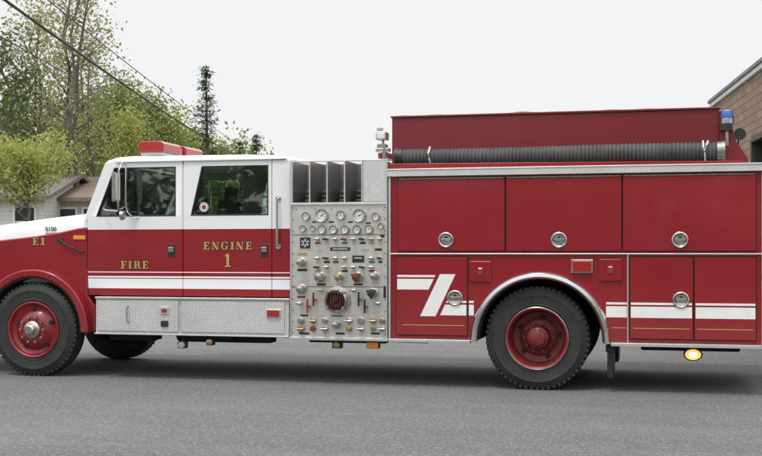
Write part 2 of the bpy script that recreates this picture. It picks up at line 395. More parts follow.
b=MB(); b.tube([(xc(60),YF-.02,Z(60,240,YF)),(xc(66),YF-.03,Z(66,244,YF)),(xc(74),YF-.03,Z(74,248,YF)),(xc(83),YF-.015,Z(83,252,YF))],.011,8,BLACK); b.lathe(xc(60),Z(60,240,YF),[(.028,0),(.028,-.02),(.001,-.024)],16,BLACK,False,YF); b.build("hood_latch",T)
g=MB(); xg=X(-74,.3); g.box(xg-.06,xg,.5,1.9,.78,1.45,BLACK)
for k in range(9): g.box(xg-.085,xg-.06,.5,1.9,.80+k*.075,.83+k*.075,CHROME)
g.build("grille",T,bevel=.006)
g=MB(); g.box(X(-96,.2),X(-80,.2),.06,2.34,.48,.78,CHROME); g.box(X(-80,.2)-.01,X(-30,.2),.75,.85,.5,.7,DARK); g.box(X(-80,.2)-.01,X(-30,.2),1.55,1.65,.5,.7,DARK); g.build("bumper",T,bevel=.03)
for y0 in (.24,1.92):
    g=MB(); g.box(xg-.05,xg+.05,y0,y0+.24,1.02,1.22,CLEAR); g.box(xg-.045,xg+.06,y0-.02,y0+.26,1.0,1.24,CHROME); g.build("headlight",T,bevel=.01)
# ---------------------------------------------------------------- running-board box
g=MB(); xa,xb=X(95),X(288.5)
g.box(xa,xb,.02,.34,.505,.885,PLATE); g.box(xa,xb+.01,-.005,.36,.885,.905,ALU); g.box(xa-.01,xb,.0,.34,.49,.505,ALU)
rb=g.build("running_board",T,bevel=.004)
for pa,pb in ((97,178),(181,284)):
    g=MB(); g.box(X(pa),X(pb),.005,.02,.53,.865,PLATE); g.build("step_panel",rb,bevel=.003)
g=MB(); g.box(X(160),X(169),-.006,.005,.72,.80,ALU); g.box(X(162),X(167),-.016,-.006,.74,.78,REDP); g.build("marker_light",rb,bevel=.003)
g=MB(); g.box(X(266),X(281),-.006,.005,.70,.79,ALU); g.box(X(267.5),X(279.5),-.02,-.006,.71,.78,RLENS); g.build("marker_light",rb,bevel=.004,label="red rectangular marker lamp")
g=MB(); g.box(X(161),X(168),-.01,.005,.585,.65,BLACK); g.build("latch",rb,bevel=.004)
g=MB(); g.tube([(X(128),.005,.8),(X(128),-.03,.79),(X(128),-.03,.64),(X(128),.005,.63)],.008,8,CHROMED); g.build("latch",rb)
g=MB(True); g.box(xa,xb,.02,.34,.505,.885,PLATE); g.box(xa,xb+.01,-.005,.36,.885,.905,ALU); g.build("running_board",T,bevel=.004)
# ---------------------------------------------------------------- pump module
x0,x1=X(290.5),X(387)
p=MB()
zP0,zS,zPT=.50,1.905,2.375
p.box(x0,x1,.012,2.388,zP0,zS,STEEL)
p.box(x0-.004,x1+.004,-.006,.012,zS-.01,zS+.012,ALU)
p.box(x0-.004,x0+.010,-.004,.012,zP0,zPT,ALU); p.box(x1-.010,x1+.004,-.004,.012,zP0,zPT,ALU)
p.box(x0-.01,x1+.01,-.02,.3,zP0-.03,zP0-.0,ALU)
panel=p.build("pump_panel",T,bevel=.003)
q=MB()
q.box(x0,x1,.50,.52,zS+.02,zPT-.012,DSTEEL)
q.box(x0,x1,.52,2.38,zS+.02,zPT-.012,DSTEEL)
q.box(x0+.01,x1-.01,.012,.50,zS+.001,zS+.02,DSTEEL)
for px in (292,309.5,327,344.5,362):
    xx=X(px); q.prism([(xx-.004,zS+.02),(xx-.004,zPT-.012),(xx+.004,zPT-.012),(xx+.004,zS+.02)],.008,.50,DSTEEL)
    q.box(xx-.007,xx+.007,-.002,.012,zS+.012,zPT-.012,STEEL)
q.box(x0,x1,.0,.016,zPT-.024,zPT-.010,STEEL)
q.box(X(362)+.010,x1-.012,.002,.42,zS+.02,zPT-.026,PLATE)
q.build("hose_bed_divider",panel,bevel=.002)
for px in (301,318,336,353):
    q=MB()
    for k in range(3): q.box(X(px)-.062,X(px)+.062,.30+.03*k,.49,zS+.022+k*.05,zS+.066+k*.05,GREY)
    q.build("crosslay_hose",panel,bevel=.018)
def gauge(px,py,rpx,face=DIAL,bez=CHROMED):
    r=rpx/94; x=X(px); z=Z(px,py)
    g=MB(); g.lathe(x,z,[(r,.012),(r,-.02),(r*.93,-.028),(r*.84,-.022),(r*.83,-.014)],28,bez,False)
    g.lathe(x,z,[(r*.84,-.0145),(.001,-.0145)],28,face,False)
    a=random.uniform(.3,2.8); dx,dz=math.cos(a),math.sin(a); w=r*.08
    g.prism([(x-dx*r*.2-dz*w,z-dz*r*.2+dx*w),(x+dx*r*.62,z+dz*r*.62),(x-dx*r*.2+dz*w,z-dz*r*.2-dx*w)],-.018,-.0165,BLACK)
    for k in range(9):
        a=R(-40+k*32.5); 
        c_,s_=math.cos(a),math.sin(a); pts=[(x+c_*r*q_-s_*w*.6*e,z+s_*r*q_+c_*w*.6*e) for q_,e in ((.55,-1),(.78,-1),(.78,1),(.55,1))]
        g.prism(pts,-.0163,-.0152,BLACK)
    g.build("gauge",panel)
for a in ((306,216,4.2),(322,215.5,6.6),(341,215,4.6),(359.5,215.5,6.6),(376,216.5,4.2)): gauge(*a)
for a in ((303,228.5,3.4),(313,228,2.6),(322,229.5,4.4),(333.5,229.5,4.4),(345,229.5,4.4),(357,229.5,4.4),(369,229,4.4),(381,226,3)): gauge(*a)
def plateb(px,py,w,h,mat,name="label_plate",d=.004):
    g=MB(); g.box(X(px-w/2),X(px+w/2),.012-d,.0125,Z(px,py+h/2),Z(px,py-h/2),mat); return g.build(name,panel,bevel=.001)
def lever(px,py,mat,vert=False,L=7):
    x=X(px); z=Z(px,py); l=L/190
    g=MB(); g.lathe(x,z,[(.022,.012),(.022,.0),(.014,-.002),(.014,-.05)],12,CHROMED,True)
    if vert: g.tube([(x,-.055,z-l),(x,-.06,z),(x,-.055,z+l)],[.010,.012,.010],10,mat)
    else: g.tube([(x-l,-.055,z),(x,-.06,z),(x+l,-.055,z)],[.010,.012,.010],10,mat)
    g.build("control_lever",panel)
def cap(px,py,rpx,mat,ringm=CHROMED,name="discharge_cap"):
    r=rpx/94; x=X(px); z=Z(px,py)
    g=MB(); g.lathe(x,z,[(r*1.25,.012),(r*1.25,-.004),(r*1.05,-.008),(r,-.03),(r*.95,-.085),(r*.8,-.095),(r*.55,-.097)],28,ringm,False)
    g.lathe(x,z,[(r*.9,-.09),(r*.86,-.105),(r*.4,-.112),(.001,-.113)],28,mat,False)
    for k in range(3):
        a=R(30+120*k); g.lathe(x+r*1.02*math.cos(a),z+r*1.02*math.sin(a),[(.012,-.06),(.012,-.1),(.001,-.102)],8,mat,False)
    g.build(name,panel)
# orderly rows: pull handle with its label plate below
cols=(317.5,326.5,335.5,344.5,353.5,362.5,371.5,380)
rowm={239:[CHROMED,BLACK,CHROMED,BRONZE,CHROMED,BLACK,BRASS,CHROMED],
      258:[CHROMED,BLACK,CHROMED,CHROMED,None,None,CHROMED,BLACK],
      267:[BLACK,CHROMED,None,CHROMED,CHROMED,BLACK,CHROMED,None]}
lab={239:[REDP,CREAM,CREAM,GRNP,CREAM,BLACK,YELP,CREAM],258:[CREAM,BLACK,REDP,CREAM,0,0,GRNP,BLACK],267:[YELP,CREAM,0,BLACK,CREAM,CREAM,REDP,0]}
for ry in rowm:
    for k,px in enumerate(cols):
        if rowm[ry][k] is None: continue
        lever(px,ry,rowm[ry][k],False,5.5 if k<7 else 4); plateb(px,ry+4,6 if k<7 else 4,2,lab[ry][k])
em=plateb(305,243,13.5,14,CREAM,"emblem",.004)
g=MB(); ex,ez=X(305),Z(305,243); NAVY=simple("navy_enamel",(.018,.024,.055),.5,var=.3)
g.box(ex-.058,ex+.058,.006,.0075,ez-.058,ez+.058,NAVY)
for k in range(3):
    a=R(90+60*k); c_,s_=math.cos(a),math.sin(a)
    g.prism([(ex+c_*u-s_*v,ez+s_*u+c_*v) for u,v in ((-.045,-.009),(.045,-.009),(.045,.009),(-.045,.009))],.0045-k*.0005,.0058,CREAM)
g.lathe(ex,ez,[(.016,.003),(.001,.0029)],12,NAVY,False)
g.build("emblem",panel,smooth=False)
plateb(340,249,20,3.6,BLACK); plateb(340,249,15,1.3,CREAM,d=.006); plateb(364,249.5,9,2,CREAM); plateb(319,249.5,7,2,CREAM); plateb(378,249.5,7,2.4,BLACK)
plateb(358,259,12,7,BLACK); plateb(358,258,8,1.3,CREAM,d=.006)
for px,py,w,h,m in ((302,254,10,2.6,YELP),(302,270,10,2.4,BLACK),(321,284.5,9,2,BLACK),(340,284,8,2,CREAM),(358,284.5,9,2,BLACK),(303,281,9,2.2,CREAM),(375,283,7,2,CREAM),(301,297,8,2.2,REDP),(376,312,7,2.4,CREAM),(382,236,4,3,BLACK),(331,222,5,1.6,BLACK),(350,222,5,1.6,BLACK),(314,222,4,1.6,BLACK),(368,223,5,1.6,BLACK),(337,316,14,2.4,CREAM),(337,316,10,1.0,BLACK),(384.5,292,2.5,12,BLACK),(304,315.5,8,1.8,BLACK),(320,314.5,7,1.8,CREAM),(355,314.5,7,1.8,CREAM),(304,333.6,10,2,BLACK),(322,333.6,9,2,CREAM),(340,333.6,9,2,BLACK),(358,333.6,9,2,CREAM),(375,333.6,9,2,BLACK)):
    plateb(px,py,w,h,m,d=.004 if (px,w)!=(337,10) else .006)
cap(302,262,3.6,CHROMED); cap(320.5,277,4.4,CHROMED); cap(358,277,4.4,BRONZE); cap(339.5,277,3.4,BRASS)
cap(375,276,3.4,CHROMED); cap(302,289,3.9,CHROMED); cap(373,293,4.2,BLACK)
g=MB(); ix,iz=X(337.5),Z(337.5,300); r=.118
g.lathe(ix,iz,[(r*1.22,.012),(r*1.22,-.008),(r*1.0,-.014),(r*.99,-.07),(r*.88,-.085),(r*.82,-.078)],36,CHROMED,False)
g.lathe(ix,iz,[(r*.84,-.072),(r*.78,-.09),(r*.70,-.094),(r*.66,-.070),(r*.55,-.066),(r*.30,-.066),(r*.22,-.095),(.001,-.098)],36,BROWN,False)
for k in range(-2,3):
    hh=math.sqrt(max(0,(r*.64)**2-(k*.026)**2)); g.box(ix+k*.026-.005,ix+k*.026+.005,-.082,-.068,iz-hh,iz+hh,BRONZE)
for k in range(4):
    a=R(45+90*k); g.lathe(ix+r*1.0*math.cos(a),iz+r*1.0*math.sin(a),[(.016,-.02),(.016,-.11),(.001,-.112)],8,CHROMED,False)
g.build("intake_cap",panel,label="large round dark brown suction intake with metal rim")
for px,py,m in ((315,299,BRONZE),(360,299,BLACK),(309,306,REDP),(366,306,BLACK)): lever(px,py,m,True,14)
for px,py,m in ((321,290,CHROMED),(354,290,CHROMED),(378,303,CHROMED),(300,303,CHROMED)): lever(px,py,m,False,6)
vm_=[CHROMED,BRASS,CHROMED,CHROMED,CHROMED,BRASS,CHROMED,BRASS,REDP,CHROMED,BRASS,CHROMED,BRASS,CHROMED]
vx=[301,313,325,349,361,373,382]
for k in range(14):
    px=vx[k%7]; py=320.5 if k<7 else 328.5
    g=MB(); x=X(px);z=Z(px,py); m=vm_[k]; r=random.uniform(.85,1.15)
    g.lathe(x,z,[(.036*r,.012),(.036*r,-.006),(.02*r,-.012),(.02*r,-.03),(.027*r,-.032),(.027*r,-.05),(.001,-.052)],6 if k%3==0 else 16,m,False)
    if k%2: g.tube([(x-.04,-.055,z),(x,-.06,z),(x+.04,-.055,z)],.007,6,m)
    g.build("drain_valve",panel)
cap(337,324.5,3.2,CHROMED)
g=MB()
for k in range(12):
    zz=zP0+.04+k*(zS-zP0-.08)/11
    for xx in (x0+.024,x1-.022): g.lathe(xx,zz,[(.006,.012),(.006,.008),(.001,.007)],8,BLACK,False)
for px,py in ((296,209),(383,209),(315,209),(331,209),(350,209),(368,209)): g.lathe(X(px),Z(px,py),[(.008,.012),(.008,.006),(.001,.005)],8,CHROMED,False)
g.build("panel_screw",panel,smooth=False)["kind"]="stuff"
g=MB(); 
for py in (234.8,286.8): g.box(x0+.012,x1-.012,.010,.0125,Z(337,py)-.003,Z(337,py)+.003,BLACK)
g.build("panel_seam",panel,smooth=False)
# ---------------------------------------------------------------- rear body
bx0,bx1=X(388.5),X(766)
ZL=.50; ZU=2.18
AX=X(539.5,0); AZ=.50; AR=.64
b=MB()
ar=arc(AX,AZ,AR,0,180,32)
poly=[(bx0,ZL),(bx0,ZU),(bx1,ZU),(bx1,ZL)]+ar
b.prism(poly,.02,WID-.02,RED)
body=b.build("body",T,bevel=.006)
b=MB(); b.box(RX-.58,RX+.58,.78,1.62,.55,1.1,DARK); b.build("wheel_well",T)
for mir in (False,True):
    b=MB(mir)
    prof=[(AR-.004,.05),(AR-.004,-.03),(AR+.012,-.048),(AR+.045,-.042),(AR+.062,-.015),(AR+.062,.05)]
    n=44; vs=[];fs=[]
    for k in range(n+1):
        a=R(-1+182*k/n)
        for (r_,yy) in prof: vs.append((AX+r_*math.cos(a),yy,AZ+r_*math.sin(a)))
    m_=len(prof)
    for k in range(n):
        for j in range(m_):
            q_=(j+1)%m_; fs.append((k*m_+j,k*m_+q_,(k+1)*m_+q_,(k+1)*m_+j))
    fs+= [tuple(range(m_)),tuple(range(n*m_+m_-1,n*m_-1,-1))]
    b.add(vs,fs,CHROME)
    b.build("fender_trim",T,label="polished curved wheel arch trim")
    b=MB(mir); b.ring(arc(AX,AZ,AR-.006,0,180,32),arc(AX,AZ,AR-.018,0,180,32),.0,.7,DARK,False); b.build("wheel_well",T)
b=MB(); b.box(bx0-.01,bx1+.01,-.03,.30,ZU+.001,ZU+.075,PLATE); b.box(bx0-.01,bx1+.01,-.036,-.03,ZU+.065,ZU+.08,ALU)
b.build("catwalk",T,bevel=.003,label="diamond plate ledge above the compartments")
b=MB(True); b.box(bx0-.01,bx1+.01,-.03,.30,ZU+.001,ZU+.075,PLATE); b.build("catwalk",T,bevel=.003)
b=MB(); b.box(bx0,bx1,-.004,.02,1.374,1.388,ALU); b.box(bx0,bx0+.022,-.006,.02,ZL,ZU,ALU); b.box(bx1-.04,bx1+.004,-.006,.02,ZL,ZU,ALU)
b.box(bx0,AX-.705,-.015,.06,ZL-.035,ZL-.001,ALU); b.box(AX+.705,bx1,-.015,.06,ZL-.035,ZL-.001,ALU)
b.build("body_trim",body,bevel=.003)
def latch(px,py,door):
    x=X(px);z=Z(px,py); g=MB()
    g.lathe(x,z,[(.080,.0),(.080,-.012),(.070,-.018),(.060,-.012),(.056,-.002),(.001,-.001)],32,CHROMED,False)
    g.prism([(x-.055,z+.012),(x-.05,z-.018),(x+.05,z-.018),(x+.055,z+.012)],-.016,-.006,CHROMED)
    g.lathe(x,z+.03,[(.012,-.004),(.012,-.014),(.001,-.015)],12,BLACK,False)
    g.build("door_latch",door,bevel=.0015)
def cdoor(pa,pb,z0,z1,name="compartment_door"):
    g=MB(); g.box(X(pa),X(pb),.0,.021,z0,z1,RED); g.box(X(pa)-.010,X(pb)+.010,.0185,.0205,z0-.010,z1+.010,SEAM)
    return g.build(name,body,bevel=.008,seg=3)
for (a,bb),lp in zip(((398,504.4),(506.4,621.2),(623.2,756)),[(446,240),(559,240),(680,240)]):
    d=cdoor(a,bb,1.412,2.145); latch(*lp,d)
    g=MB(); g.tube([(X(a)+.01,.004,2.156),(X(bb)-.01,.004,2.156)],.007,8,CHROMED); g.build("hinge",d)
dl=cdoor(396.5,467,.545,1.345); latch(455,298,dl)
dr1=cdoor(630,692.9,.545,1.345); latch(681,300,dr1)
dr2=cdoor(694.7,756,.545,1.345)
g=MB(); g.box(X(627.2),X(628.4),.0,.021,ZL,1.372,ALU); g.build("body_trim",body,bevel=.002)
LB=((0,.022),(.040,.150))
def bandset(pa,pb,zt,yp,parent):
    g=MB()
    for u,v in LB: g.box(X(pa),X(pb),yp-.002,yp+.001,zt-v,zt-u,WDEC)
    return g.build("reflective_stripe",parent,smooth=False)
sl_=(X(420)-X(440))/(1.172-.735)
def sx_(xtop,z): return xtop+sl_*(1.172-z)
g=MB()
for u,v in LB:
    za,zb_=1.162-u,1.162-v; g.prism([(X(397.2),zb_),(X(397.2),za),(sx_(X(436),za),za),(sx_(X(436),zb_),zb_)],-.002,.001,WDEC)
g.build("reflective_stripe",dl,smooth=False)
g=MB(); g.prism([(sx_(X(440),1.172),1.172),(sx_(X(455.5),1.172),1.172),(sx_(X(455.5),.738),.738),(sx_(X(440),.738),.738)],-.002,.001,WDEC)
g.build("reflective_stripe",dl,smooth=False,label="bold white diagonal slash of the side stripe")
g=MB()
for u,v in LB:
    za,zb_=.900-u,.900-v; g.prism([(sx_(X(459.5),zb_),zb_),(sx_(X(459.5),za),za),(X(466.4),za),(X(466.4),zb_)],-.002,.001,WDEC)
g.build("reflective_stripe",dl,smooth=False)
for pa,pb,yp,pr in ((630.8,692,.0,dr1),(695.6,755.4,.0,dr2)): bandset(pa,pb,.900,yp,pr)
bandset(468.5,473.5,.900,.02,body); bandset(606,627,.900,.02,body)
def goldline(pa,pb,yp,pr):
    g=MB(); g.box(X(pa),X(pb),yp-.002,yp+.001,.642,.650,GOLD); g.build("pinstripe",pr,smooth=False)
for pa,pb,yp,pr in ((402,464,.0,dl),(633,690,.0,dr1),(697,753,.0,dr2),(612,626,.02,body)): goldline(pa,pb,yp,pr)
for pa,pb,pt,pb2 in ((470,491,261,282),(599,622,259,281)):
    g=MB(); g.box(X(pa),X(pb),-.002,.022,Z(pa,pb2),Z(pa,pt),RED); hb=g.build("access_door",body,bevel=.008)
    g=MB(); xm=(X(pa)+X(pb))/2; zm=Z(pa,(pt+pb2)/2); g.box(xm-.03,xm+.03,-.012,-.002,zm-.035,zm+.045,REDP); g.box(xm-.018,xm+.018,-.018,-.012,zm+.02,zm+.032,CHROME); g.build("handle",hb,bevel=.004)
g=MB(); g.box(X(571),X(593),-.006,.02,Z(581,273),Z(581,259.5),CHROMED); g.box(X(573),X(591),-.03,-.006,Z(581,271.5),Z(581,261),RLENS); g.build("marker_light",body,bevel=.006,label="red rectangular side warning lamp in chrome bezel")
# ---------------------------------------------------------------- upper hose bed
YU=.30
xu=lambda p:X(p,YU)
ux0=xu(392); ZW=2.825
u=MB()
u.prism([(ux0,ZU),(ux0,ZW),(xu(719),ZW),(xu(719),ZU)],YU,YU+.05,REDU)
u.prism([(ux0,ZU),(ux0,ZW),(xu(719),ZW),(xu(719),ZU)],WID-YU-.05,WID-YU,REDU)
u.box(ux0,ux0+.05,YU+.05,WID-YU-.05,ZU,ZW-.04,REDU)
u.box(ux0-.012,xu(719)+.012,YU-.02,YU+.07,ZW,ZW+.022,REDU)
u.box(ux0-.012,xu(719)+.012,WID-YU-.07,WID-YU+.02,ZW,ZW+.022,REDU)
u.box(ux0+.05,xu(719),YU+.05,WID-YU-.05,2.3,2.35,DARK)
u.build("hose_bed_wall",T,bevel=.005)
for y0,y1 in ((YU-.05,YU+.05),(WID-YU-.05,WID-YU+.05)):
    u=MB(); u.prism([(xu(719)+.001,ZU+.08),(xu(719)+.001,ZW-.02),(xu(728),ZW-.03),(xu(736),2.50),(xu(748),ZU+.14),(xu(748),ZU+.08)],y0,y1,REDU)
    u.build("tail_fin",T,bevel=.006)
u=MB(); u.prism([(ux0+.02,ZU+.076),(ux0+.02,Z(392,164,.1)),(X(735,.1),Z(735,161,.1)),(X(743,.1),ZU+.10),(X(743,.1),ZU+.076)],.04,.06,RED)
u.build("hose_tray",T,bevel=.004)
tp=MB(); secs=[]
for k in range(41):
    t=k/40; x=ux0+.02+(xu(716)-ux0-.04)*t
    zz=ZW+.014+.008*math.sin(t*19)+.006*math.sin(t*47+1)
    secs.append([(x,YU+.05,ZW-.04),(x,YU+.0,zz-.0),(x,YU+.10,zz+.018),(x,1.2,zz+.03),(x,WID-YU-.1,zz+.018),(x,WID-YU,zz),(x,WID-YU-.05,ZW-.04)])
tp.loft(secs,simple("red_vinyl_cover",(.07,.008,.012),.6)); tp.build("hose_bed_cover",T,label="dark red vinyl tarp over the hose bed")
HM=simple("ribbed_grey_black_hose",(.085,.085,.085),.5,var=.3)
h=MB(); hr=.094; hy=.17; z0=Z(397,157,hy); z1=Z(722,150,hy); xa_=X(400,hy); xb_=X(720,hy); zc=(z0+z1)/2-.01
n=84; pts=[];rr=[]
for k in range(n*4+1):
    t=k/(n*4); pts.append((xa_+(xb_-xa_)*t,hy,zc-.006*math.sin(t*math.pi*2))); rr.append((hr-.016,hr-.006,hr,hr-.006)[k%4])
h.tube(pts,rr,20,HM); hose=h.build("suction_hose",T,label="long grey ribbed hard suction hose in side tray",smooth=True)
for xe,sg in ((xa_,-1),(xb_,1)):
    h=MB(); h.tube([(xe-sg*.03,hy,zc),(xe+sg*.01,hy,zc),(xe+sg*.011,hy,zc),(xe+sg*.045,hy,zc)],[.098,.098,.104,.104],24,DSTEEL if sg>0 else BLACK)
    h.build("hose_coupling",hose)
for px in (430,703):
    h=MB(); xx=X(px,hy); h.tube([(xx+.0,hy+.0,zc+.105),(xx,hy-.105,zc+.03),(xx+.012,hy-.108,zc-.03),(xx+.02,hy-.03,zc-.10)],.009,8,WDEC)
    if px>600: h.tube([(xx+.006,hy-.11,zc+.0),(xx+.03,hy-.105,zc+.055),(xx+.045,hy-.06,zc+.10)],.008,8,WDEC)
    h.build("hose_strap",hose)
g=MB(); bx=X(727,.25); g.tube([(bx,.25,2.45),(bx,.25,2.70)],.018,10,CHROMED)
g.box(bx-.07,bx+.05,.18,.32,2.60,2.67,BLACK); g.tube([(bx,.25,2.67),(bx,.25,2.72)],.066,24,CHROMED); post=g.build("beacon_mount",T,bevel=.003)
g=MB(); g.tube([(bx,.25,2.72),(bx,.25,2.77),(bx,.25,2.80),(bx,.25,2.812)],[.064,.062,.048,.01],24,BLENS); g.build("beacon",post,label="blue domed warning beacon")
g=MB(); sx=X(739,.5); g.tube([(sx,.5,2.58),(sx,.42,2.58),(sx,.38,2.58)],[.04,.055,.06],20,BLACK); g.tube([(sx,.5,2.60),(sx,.5,2.30)],.015,8,CHROMED); g.build("work_light",T)
g=MB(); fx=X(383,.35); g.tube([(fx,.35,2.30),(fx,.35,2.62)],.014,10,CHROMED); g.tube([(fx+.03,.30,2.30),(fx+.03,.30,2.55)],.025,10,DSTEEL)
fl=g.build("floodlight_pole",T)
g=MB(); g.box(fx-.06,fx+.05,.27,.42,2.60,2.68,CHROMED); g.box(fx-.05,fx+.04,.262,.27,2.612,2.668,CLEAR); g.build("floodlight",fl,bevel=.012)
g=MB(); g.tube([(fx-.03,.33,2.70),(fx-.03,.33,2.73)],.035,14,CREAM); g.box(fx-.055,fx+.04,.30,.42,2.50,2.555,CHROMED); g.build("floodlight",fl,bevel=.004)
g=MB(); g.box(X(378,.3),X(389,.3),.3,.7,2.40,2.46,RED); g.box(X(376,.3),X(390,.3),.28,.34,2.47,2.51,CHROMED); g.build("step_box",T,bevel=.006)
# ---------------------------------------------------------------- underbody
u=MB()
for y0 in (.78,1.52): u.box(X(-60),bx1-.1,y0,y0+.09,.62,.86,DARK)
u.box(XF,XE,.4,2.0,.55,.91,DARK); 
u.build("chassis_frame",T,bevel=.005)
u=MB()
for ax in (FX,RX): u.tube([(ax,.3,.52),(ax,2.1,.52)],.06,12,DARK)
u.tube([(RX,1.0,.52),(RX,1.15,.52),(RX,1.25,.52),(RX,1.4,.52)],[.12,.22,.22,.12],20,DARK)
u.tube([(RX,1.2,.52),(X(330),1.2,.62),(FX+.6,1.2,.75)],.05,12,DARK)
u.build("axle",T)
u=MB(); u.tube([(X(160),.55,.52),(X(250),.55,.52)],.14,20,DARK); u.tube([(X(250)-.02,.55,.50),(X(300),.45,.47),(X(420),.45,.46)],.04,12,DARK); u.build("exhaust",T)
for a_ in ((395,466,.1,.7,.47,.50),(300,380,.3,2.1,.42,.5),(640,745,.6,1.8,.38,.465),(96,140,.3,.6,.40,.49),(176,196,.3,.5,.42,.49),(204,222,.3,.5,.43,.49),(245,262,.3,.5,.40,.49)):
    u=MB(); u.box(X(a_[0]),X(a_[1]),*a_[2:],DARK); u.build("underbody_tank",T,bevel=.02)
for mir in (False,True):
    u=MB(mir); u.box(X(607),X(613),.06,.62,.14,.52,BLACK); u.box(X(607)-.015,X(613)+.02,.04,.64,.40,.47,DARK); u.build("mud_flap",T,bevel=.006)
def ulamp(px,py,w,m,lab,rnd=True):
    x=X(px,.1); z=Z(px,py,.1); g=MB()
    g.box(x-w*.8,x+w*.8,.09,.16,z-.036,z+.036,BLACK)
    if rnd: g.lathe(x,z,[(.040,.09),(.038,.07),(.02,.06),(.001,.058)],20,m,False)
    else: g.box(x-w*.72,x+w*.72,.070,.09,z-.030,z+.030,m)
    g.tube([(x,.14,z+.03),(x,.14,.56)],.012,8,BLACK)
    o=g.build("marker_light",T,bevel=.012,label=lab,seg=3)
ulamp(337,345,.065,BRASS,"small round ground lamp under the pump panel"); ulamp(373,345,.085,ALENS,"amber rectangular lamp under the body",False)
ulamp(182,345,.06,CREAM,"small ground lamp under the step"); ulamp(210,342,.05,BRASS,"small ground lamp under the step")
x=X(693,.1); z=Z(693,354.5,.1); g=MB()
pts_=[(x+.080*math.cos(a),z+.055*math.sin(a)) for a in [2*math.pi*k/28 for k in range(28)]]
sc2=lambda k:[(x+(p_[0]-x)*k,z+(p_[1]-z)*k) for p_ in pts_]
g.prism(sc2(1.15),.09,.17,BLACK); g.prism(sc2(.95),.070,.0895,LIT); g.prism(sc2(.45),.064,.0695,LITC)
g.tube([(x,.14,z+.03),(x,.14,.56)],.012,8,BLACK); g.build("marker_light",T,bevel=.008,label="lit oval amber lamp hanging below the tail",seg=3)
# ---------------------------------------------------------------- lettering
G={
'F':(.66,[(.1,0,.3,1),(0,.9,.62,1),(.3,.45,.5,.55),(0,0,.4,.09),(.54,.70,.62,.92),(.45,.36,.52,.64)],[]),
'I':(.42,[(.1,0,.3,1),(0,0,.4,.09),(0,.91,.4,1)],[]),
'R':(.78,[(.1,0,.3,1),(0,0,.4,.09),(0,.91,.5,1),(.3,.44,.5,.53),(.46,.56,.66,.9),(.62,0,.78,.07)],[((.38,.5),(.56,.5),(.76,0),(.56,0)),((.48,1),(.48,.88),(.66,.82),(.6,.95)),((.48,.44),(.6,.48),(.66,.6),(.48,.58))]),
'E':(.70,[(.1,0,.3,1),(0,.9,.62,1),(.3,.45,.5,.55),(0,0,.65,.1),(.55,.70,.62,.92),(.45,.36,.52,.64),(.58,.08,.65,.3)],[]),
'N':(.84,[(.1,0,.17,1),(.63,0,.70,1),(0,0,.28,.08),(0,.92,.2,1),(.52,.92,.82,1)],[((.06,1),(.28,1),(.70,0),(.50,0))]),
'G':(.80,[(.02,.22,.21,.78),(.2,.91,.58,1),(.2,0,.58,.09),(.48,.05,.66,.42),(.40,.37,.75,.45),(.6,.68,.67,1)],[((.02,.76),(.21,.76),(.3,1),(.2,1)),((.02,.24),(.2,0),(.3,0),(.21,.24))]),
'1':(.55,[(.15,0,.38,1),(0,0,.53,.09)],[((0,.78),(.16,.80),(.16,1),(.10,.92))]),
}
def word(txt,xl,zb,h,wtot,y,parent,name):
    adv=[G[c][0]+.16 for c in txt]; tot=sum(adv)-.16; kx=wtot/tot
    for mat,grow,yy in ((BLACK,.006,y-.001),(GOLD,0,y-.004)):
        g=MB(); cx=xl; i=0
        for ch in txt:
            w,rects,quads=G[ch]
            for r in rects:
                g.box(cx+r[0]*kx-grow,cx+r[2]*kx+grow,yy-.0004*(i%7)-.0005,yy+.0008,zb+r[1]*h-grow,zb+r[3]*h+grow,mat); i+=1
            for q_ in quads:
                mx_=sum(a for a,_ in q_)/4; mz_=sum(b_ for _,b_ in q_)/4
                pts=[(cx+a*kx+(grow if a>mx_ else -grow),zb+b_*h+(grow if b_>mz_ else -grow)) for a,b_ in q_]
                g.prism(pts,yy-.0004*(i%7)-.0005,yy+.0008,mat); i+=1
            cx+=(w+.16)*kx
        g.build(name,parent,smooth=False)
fd=bpy.data.objects["front_door"]; rd=bpy.data.objects["rear_door"]
word("FIRE",xc(121),Z(134,268.5,YC),.082,xc(149)-xc(121),YC,fd,"lettering_fire")
word("ENGINE",xc(203.5),Z(228,249.5,YC),.082,xc(252.5)-xc(203.5),YC,rd,"lettering_engine")
word("1",xc(224.8),Z(228,267,YC),.145,xc(231.2)-xc(224.8),YC,rd,"lettering_number")
word("E1",xc(32),Z(40,245,YF),.082,xc(45)-xc(32),YF,hood,"lettering_engine_number")
def ftext(txt,x,z,y,size,mat,name,parent):
    cu=bpy.data.curves.new(name,'FONT'); cu.body=txt; cu.size=size; cu.extrude=.002; cu.align_x='CENTER'
    o=bpy.data.objects.new(name+"_tmp",cu); sc.collection.objects.link(o)
    dg=bpy.context.evaluated_depsgraph_get(); me=bpy.data.meshes.new_from_object(o.evaluated_get(dg))
    bpy.data.objects.remove(o); me.materials.clear(); me.materials.append(mat)
    q=bpy.data.objects.new(name,me); sc.collection.objects.link(q); put(q,Vector((x,y,z)),parent); q.rotation_euler=(R(90),0,0)
ftext("8100",xc(48),Z(48,231.0,.19),.180,.07,BLACK,"badge_lettering",hood)
ftext("INTERNATIONAL",xc(51),Z(50,234.3,.19),.180,.026,BLACK,"badge_lettering",hood)
g=MB(); x=xc(203);z=Z(203,207,YC); g.lathe(x,z,[(.052,.027),(.052,.0255),(.001,.0255)],28,WDEC,False,YC); g.lathe(x,z,[(.044,.0252),(.038,.0250)],28,BLACK,False,YC); g.lathe(x,z,[(.026,.0250),(.001,.0248)],16,REDP,False,YC); g.build("window_sticker",rd,smooth=False)

